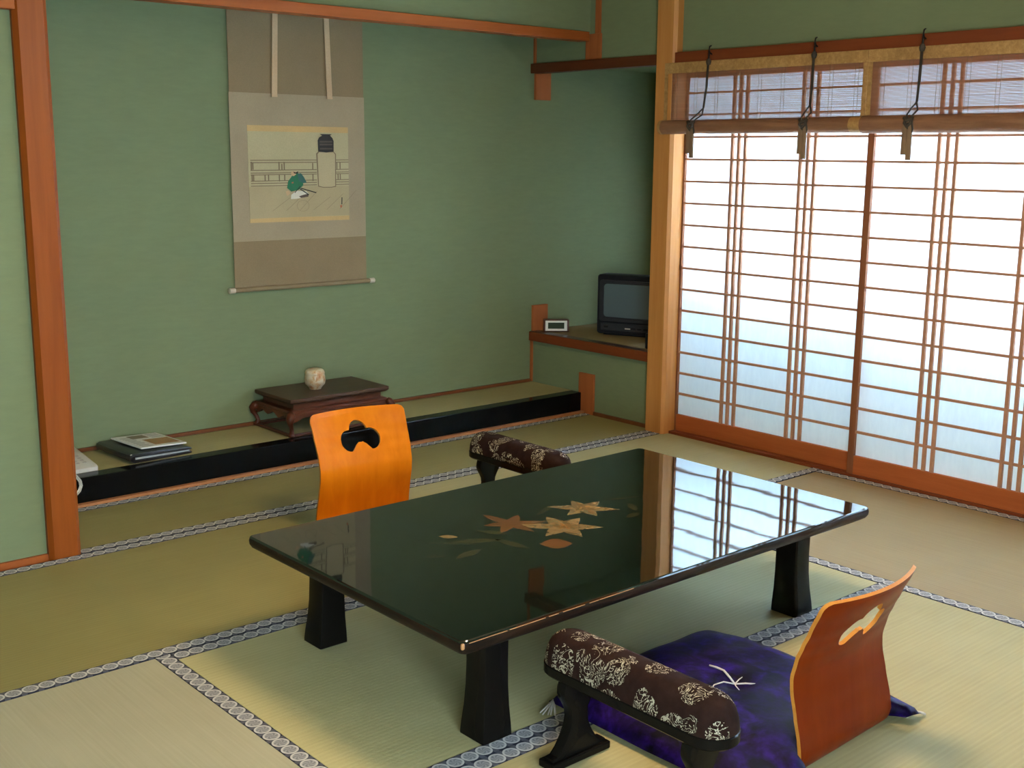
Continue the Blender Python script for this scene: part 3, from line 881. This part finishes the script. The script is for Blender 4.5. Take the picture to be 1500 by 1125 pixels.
# worn light line on the near edge
b = B(); x = x0+.02
while x < x0+.48:
    l = random.uniform(.03, .11)
    w = random.uniform(.0002, .0007)
    box(b, x, x+l, y0-.0003, y0+.002, .3040-w, .3046+w*.3); x += l+random.uniform(0, .03)
box(b, x0+.0005, x0+.009, y0+.0005, y0+.008, .292, .3062, .003)
link('worn_edge', b, M['worn'], t)
LX, LY = .590, .346
def leg_loops():
    prof = [(0, .0440, .006), (.006, .0440, .006), (.03, .0425, .005), (.07, .0390, .003), (.12, .0365, .001), (.18, .0355, 0), (.276, .0365, 0)]
    return prof
for sx in (-1, 1):
    for sy in (-1, 1):
        b = B()
        stack(b, [[(sx*(LX+o2)+x, sy*(LY+o2*.5)+y, z) for x, y in rrect(-h, h, -h, h, .004, 2)] for z, h, o2 in leg_loops()])
        link('leg', b, M['lacquer'], t, smooth=True, angle=35)
def apron(L):
    n = 10; pts = [(-L, .276), (L, .276)]
    low = []
    for k in range(n+1):
        u = k/n; low.append((L-.165*u, .232+.030*(0.5-.5*math.cos(math.pi*min(1, max(0, (u-.45)/.55))))))
    pts += low+[(-x, z) for x, z in low[::-1]]
    return pts
for s in (-1, 1):
    b = B(); prism(b, apron(LX-.01), 'y', s*LY-.012, s*LY+.012); link('apron', b, M['lacquer'], t)
    b = B(); prism(b, apron(LY-.01), 'x', s*LX-.012, s*LX+.012); link('apron', b, M['lacquer'], t)
# painted lilies
def star(bm, cx, cy, r, rot, petals=6, wid=.34, dep=.3103, lens=None):
    for k in range(petals):
        a = rot+2*math.pi*k/petals; L = r*(lens[k] if lens else 1)
        pts = []
        for s, w in ((0.0, .26), (.22, .36), (.46, wid), (.75, .22), (1.0, 0.0)): pts.append((s*L, w*r*.5))
        for s, w in ((.75, .22), (.46, wid), (.22, .36), (0, .26)): pts.append((s*L, -w*r*.5))
        q = [(cx+x*math.cos(a)-y*math.sin(a), cy+x*math.sin(a)+y*math.cos(a)) for x, y in pts]
        prism(bm, q, 'z', dep-.0008, dep+.00005*k)
def leafp(bm, cx, cy, L, w, rot, dep=.3102):
    n = 8; up = [(L*(k/n-.5), w*math.sin(math.pi*k/n)) for k in range(n+1)]; dn = [(x, -y) for x, y in up[1:-1]][::-1]
    q = [(cx+x*math.cos(rot)-y*math.sin(rot), cy+x*math.sin(rot)+y*math.cos(rot)) for x, y in up+dn]
    prism(bm, q, 'z', dep-.0008, dep)
def P(x, y): return x-TX, y-TY
ang = R(-47)
b = B(); star(b, *P(-1.923, -1.420), .098, ang, lens=(1.1, .9, .85, 1.1, .9, .85), wid=.42); l = link('painted_lily', b, M['lily'], t)
b = B(); star(b, *P(-1.918, -1.424), .030, ang, dep=.3106); link('lily_centre', b, M['lily_c'], l)
b = B(); star(b, *P(-2.090, -1.510), .112, ang+R(4), lens=(1.0, .85, .9, 1.25, .9, .9), wid=.42); l = link('painted_lily', b, M['lily'], t)
b = B(); star(b, *P(-2.086, -1.512), .034, ang, dep=.3106); link('lily_centre', b, M['lily_c'], l)
b = B(); star(b, *P(-2.189, -1.395), .095, ang+R(20), lens=(1.1, .9, 1.2, .8, .9, 1)); link('faded_lily', b, M['lily_old'], t)
b = B(); leafp(b, *P(-2.207, -1.605), .090, .040, ang+R(10)); link('faded_lily', b, M['lily_old'], t)
b = B(); leafp(b, *P(-2.395, -1.375), .055, .014, ang); link('painted_bud', b, M['lily'], t)
b = B()
for cx, cy, L, w, a in ((-2.36, -1.45, .16, .016, -30), (-2.44, -1.52, .10, .016, 10), (-2.30, -1.53, .12, .015, -80), (-2.52, -1.48, .06, .010, -40), (-2.02, -1.36, .12, .010, 20),
                        (-1.80, -1.50, .08, .014, 60), (-1.86, -1.56, .07, .014, 10), (-2.28, -1.42, .10, .012, -60), (-1.76, -1.42, .14, .008, -20), (-2.10, -1.44, .16, .007, 5), (-2.44, -1.41, .18, .004, -45)):
    b = B(); leafp(b, *P(cx, cy), L, w, R(a)); link('painted_leaf', b, M['leaf'], t)

# ------------------------------------------------------------------ floor chairs (bent plywood)
def make_chair():
    t = thing('floor_chair', (0, 0, 0), 'chair', 'floor chair')
    # local: sitter faces +y; back sheet near y = 0; outer back face given by prof (z -> y)
    prof = [(0.004, .012), (.020, .0), (.045, -.004), (.08, .003), (.135, .017), (.19, .030), (.22, .032), (.265, .022), (.30, .008), (.335, -.008), (.40, -.036), (.425, -.046)]
    def py(z):
        if z <= prof[0][0]: return prof[0][1]
        for (za, ya), (zb, yb) in zip(prof, prof[1:]):
            if z <= zb:
                f = (z-za)/(zb-za); f = f*f*(3-2*f)*.35+f*.65; return ya+(yb-ya)*f
        return prof[-1][1]
    HWd = .192; TH = .009; ZT = .412
    def sheet(x, z):
        u = x/HWd
        return py(z)-.040*(1-u*u)*max(0, min(1, (z-.05)/.35))**1.3
    hc = (0, .312)
    def in_hole(x, z):
        lob = ((-.044, .305, .036), (.044, .305, .036), (0, .333, .037))
        if any((x-a)**2+(z-c)**2 < r*r for a, c, r in lob) or (abs(x) < .044 and .300 < z < .326):
            return (x**2+(z-.261)**2) > .034**2
        return False
    N = 144
    hole = []; outer = []
    rr = .022
    for k in range(N):
        a = 2*math.pi*k/N; dx, dz = math.cos(a), math.sin(a)
        r = 0.0
        while in_hole(hc[0]+dx*(r+.0008), hc[1]+dz*(r+.0008)) and r < .1: r += .0008
        hole.append((hc[0]+dx*r, hc[1]+dz*r))
        # outer outline: rounded rectangle, slightly narrower at the foot
        r = .02
        def inside(x, z):
            hw = HWd-.006*math.cos(min(1, abs(z-.2)/.2)*math.pi/2)
            if abs(x) > hw or z > ZT or z < .004: return False
            if z > ZT-rr and abs(x) > hw-rr: return (abs(x)-hw+rr)**2+(z-ZT+rr)**2 < rr*rr
            return True
        st = .05
        while st > 1e-5:
            if inside(hc[0]+dx*(r+st), hc[1]+dz*(r+st)): r += st
            else: st /= 2
        outer.append((hc[0]+dx*r, hc[1]+dz*r))
    K = 26
    b = B(); L = []
    for side in (0, 1):
        rings = []
        for k in range(K+1):
            f = k/K
            ring = []
            for (xa, za), (xb, zb) in zip(hole, outer):
                x, z = xa+(xb-xa)*f, za+(zb-za)*f
                # thickness along the sheet normal, roughly
                y = sheet(x, z); sl = (sheet(x, z+.004)-sheet(x, z-.004))/.008
                n = 1/math.sqrt(1+sl*sl)
                ring.append(b.verts.new((x, y+(TH*n if side else 0), z-(TH*n*sl if side else 0))))
            rings.append(ring)
        L.append(rings)
        for r0, r1 in zip(rings, rings[1:]):
            for k in range(N): b.faces.new((r0[k], r0[(k+1) % N], r1[(k+1) % N], r1[k])).material_index = 0 if side else 2
    for idx in (0, K):
        for k in range(N):
            f = b.faces.new((L[0][idx][k], L[0][idx][(k+1) % N], L[1][idx][(k+1) % N], L[1][idx][k])); f.material_index = 1
    link('backrest', b, [M['zaisu'], M['ply_edge'], M['zaisu_shaded']], t, smooth=True, angle=50)
    b = B()
    sec = [(.40, .001), (.10, .001), (.03, .002), (.012, .004), (.012+TH, .014), (.036, .014), (.10, .012), (.40, .012)]
    prism(b, sec, 'x', -HWd+.008, HWd-.008)
    link('seat', b, M['zaisu'], t)
    return t
ch = make_chair()
ch.location = (-2.061, -2.431, .0017); ch.rotation_euler = (0, 0, R(2.0))
ch['label'] = 'orange bent plywood floor chair seen from behind at the lower right'; ch['group'] = 'orange plywood floor chairs at the low table'
c2 = copy_tree(ch)
c2.location = (-1.955, -.300, .0017); c2.rotation_euler = (0, 0, R(180-6))
c2['label'] = 'orange bent plywood floor chair facing the viewer behind the black table'

# ------------------------------------------------------------------ purple cushion
t = thing('floor_cushion', (-2.112, -2.146, .0017), 'dark purple satin floor cushion with white tassels on the near chair', 'cushion', rz=R(1))
A = .330
def cush(u, w):
    """u, w in -1..1 -> (x, y, half thickness)"""
    pin = 1-.02*(1-w*w); pin2 = 1-.02*(1-u*u)
    x, y = u*A*pin, w*A*pin2
    # pressed flat against the back of the chair
    if y < -.245: 
        k = max(0, 1-(abs(x-.055)/.212)**6) if abs(x-.055) < .212 else 0
        y = y+(-.245-y)*k
    e = (1-abs(u)**3.2)*(1-abs(w)**3.2)
    th = .004+.034*max(0, e)**.5
    tuft = math.exp(-(u*u+w*w)/.012)
    return x, y, th, tuft
N = 46
b = B(); G = [[[None]*(N+1) for _ in range(N+1)] for _ in (0, 1)]
for i in range(N+1):
    for j in range(N+1):
        u, w = -1+2*i/N, -1+2*j/N
        # round the corners in plan
        uu = u*math.sqrt(1-.055*w*w*abs(u)**2); ww = w*math.sqrt(1-.055*u*u*abs(w)**2)
        x, y, th, tu = cush(uu, ww)
        inseat = max(0, 1-(abs(x-.055)/.26)**8) if abs(x-.055) < .26 else 0
        lift = .014*inseat
        wr = .0022*math.sin(u*9+w*4)*math.cos(w*11-u*3)*(1-tu)
        zc = .008+lift*.9+th*.55
        edge = i in (0, N) or j in (0, N)
        if edge:
            v = b.verts.new((x, y, zc)); G[0][i][j] = v; G[1][i][j] = v
        else:
            G[0][i][j] = b.verts.new((x, y, zc+th*1.02-tu*.018+wr)); G[1][i][j] = b.verts.new((x, y, max(.013*inseat+.001, zc-th*.9)))
for s in (0, 1):
    for i in range(N):
        for j in range(N): b.faces.new((G[s][i][j], G[s][i+1][j], G[s][i+1][j+1], G[s][i][j+1]))
link('cover', b, M['satin'], t, smooth=True)
b = B(); zt = .071
def th(pts, r): tube(b, [(x, y, zt+z) for x, y, z in pts], r, 6)
th([(.0, .0, .002), (.006, .020, .010), (.020, .050, .014), (.024, .075, .012), (.020, .095, .012)], [.0022, .0026, .0028, .003, .0022])
th([(.0, .0, .002), (-.025, .015, .010), (-.055, .020, .010), (-.085, .010, .006)], [.002, .0018, .0015, .001])
th([(.0, .0, .002), (.015, -.020, .006), (.035, -.040, .005)], [.002, .0022, .0018])
th([(.0, .0, .002), (.022, .004, .006), (.04, .008, .005)], [.0016, .0013, .001])
th([(.0, .0, .002), (-.012, -.012, .005), (-.022, -.03, .004)], [.0016, .0013, .001])
link('tuft_thread', b, M['thread'], t, smooth=True)
for cx, cy, dx, dy in ((-.312, .312, -.05, -.03), (.312, -.312, .028, -.012)):
    b = B()
    for k in range(7):
        a = random.uniform(-.5, .5); L = random.uniform(.7, 1.05)
        ex, ey = dx*math.cos(a)-dy*math.sin(a), dx*math.sin(a)+dy*math.cos(a)
        tube(b, [(cx, cy, .016), (cx+ex*L*.5, cy+ey*L*.5, .010), (cx+ex*L, cy+ey*L, .004)], [.0028, .0026, .0016], 5)
    link('corner_tassel', b, M['thread'], t, smooth=True)

# ------------------------------------------------------------------ armrests
def make_armrest():
    t = thing('armrest', (0, 0, 0), 'armrest', 'armrest')
    HL, HWd = .262, .060          # along y, across x
    def stad(hw, hl, n=14):
        r = hw; pts = []
        for k in range(n+1):
            a = math.pi*k/n; pts.append((r*math.cos(a), hl-r+r*math.sin(a)))
        for k in range(n+1):
            a = math.pi+math.pi*k/n; pts.append((r*math.cos(a), -hl+r+r*math.sin(a)))
        return pts
    b = B()
    stack(b, [[(x, y, z) for x, y in stad(HWd+a, HL+a)] for a, z in ((-.006, .198), (-.001, .203), (-.001, .222), (-.006, .228))])
    link('base_board', b, M['lacquer'], t, smooth=True, angle=35)
    b = B()
    lay = []
    for k in range(13):
        a = (math.pi/2)*k/12
        s = math.cos(a)**.62; z = .222+.074*math.sin(a)**.95
        hw = max(.001, (HWd-.003)*s); hl = HL-.003-(HWd-.003)*(1-s)*.55
        lay.append([(x, y, z) for x, y in stad2(hw, hl, HWd-.003)])
    stack(b, lay)
    link('pad', b, M['brocade'], t, smooth=True)
    for s in (-1, 1):
        b = B()
        half = [(.082, .0), (.082, .024), (.066, .026), (.052, .040), (.038, .062), (.027, .085), (.0235, .105), (.026, .122), (.034, .138), (.042, .150), (.048, .165), (.047, .180), (.042, .197)]
        pts = half+[(-x, z) for x, z in half[::-1]]
        prism(b, pts, 'y', s*.180-.014, s*.180+.014, .002)
        lg = link('leg', b, M['lacquer'], t, smooth=True, angle=30)
        b = B(); box(b, -.090, .090, s*.180-.024, s*.180+.024, 0, .018, .003); link('foot_bar', b, M['lacquer'], lg)
    return t
def stad2(hw, hl, r0, n=14):
    pts = []
    ry = hw*1.0
    for k in range(n+1):
        a = math.pi*k/n; pts.append((hw*math.cos(a), hl-r0+min(r0, hl*0+r0)*math.sin(a)*(.35+.65*hw/r0)))
    for k in range(n+1):
        a = math.pi+math.pi*k/n; pts.append((hw*math.cos(a), -hl+r0+r0*math.sin(a)*(.35+.65*hw/r0)))
    return pts
ar = make_armrest(); ar.location = (-2.562, -2.234, .0017)
ar['label'] = 'brown patterned armrest on black legs in the foreground beside the purple cushion'; ar['group'] = 'padded armrests with black legs'
a2 = copy_tree(ar); a2.location = (-1.490, -.640, .0017); a2.rotation_euler = (0, 0, R(180))
a2['label'] = 'brown patterned armrest partly hidden behind the black table'

# ------------------------------------------------------------------ ceiling lamp over the table (above the frame)
t = thing('pendant_lamp', (-2.07, -1.84, 1.90), 'square pendant lamp hanging over the low table', 'lamp')
b = B(); box(b, -.205, .205, -.205, .205, .120, .130); link('light_panel', b, M['lamp'], t)
b = B()
for s in (-1, 1):
    box(b, -.24, .24, s*.225-.012, s*.225+.012, 0, .17, .003); box(b, s*.225-.012, s*.225+.012, -.213, .213, 0, .17, .003)
box(b, -.213, .213, -.213, .213, .150, .165)
link('lamp_shade', b, M['lamp_fill'], t)
b = B(); tube(b, [(0, 0, .165), (0, 0, ZC-1.90)], .006, 8); link('cord', b, M['cord'], t)

# ------------------------------------------------------------------ world, camera, view
w = bpy.data.worlds.new('sky'); SC.world = w; w.use_nodes = True
nt = w.node_tree; bg = nt.nodes['Background']
bg.inputs[0].default_value = (.96, 1.07, 1.17, 1); bg.inputs[1].default_value = 63.0

yaw, pitch, roll = R(41.05556), R(11.0351), R(.50437)
f = V(math.sin(yaw)*math.cos(pitch), math.cos(yaw)*math.cos(pitch), -math.sin(pitch))
rt = f.cross(V(0, 0, 1)).normalized(); up = rt.cross(f)
c_, s_ = math.cos(roll), math.sin(roll)
r2 = c_*rt+s_*up; u2 = -s_*rt+c_*up
cam = bpy.data.cameras.new('camera'); co = bpy.data.objects.new('camera', cam); COL.objects.link(co)
m = Matrix((( r2.x, u2.x, -f.x, -4.2920), (r2.y, u2.y, -f.y, -3.8120), (r2.z, u2.z, -f.z, 1.3390), (0, 0, 0, 1)))
co.matrix_world = m
cam.sensor_width = 36; cam.sensor_fit = 'HORIZONTAL'; cam.lens = 1730.818/1500*36
cam.clip_start = .05; cam.clip_end = 200
SC.camera = co

vs = SC.view_settings
SC.display_settings.display_device = 'sRGB'
vs.view_transform = 'Standard'; vs.look = 'None'; vs.exposure = 0; vs.gamma = 1; vs.use_curve_mapping = False
SC.cycles.use_denoising = True
try: SC.cycles.denoiser = 'OPENIMAGEDENOISE'
except Exception: pass
SC.cycles.max_bounces = 10; SC.cycles.diffuse_bounces = 6; SC.cycles.transmission_bounces = 8; SC.cycles.glossy_bounces = 4
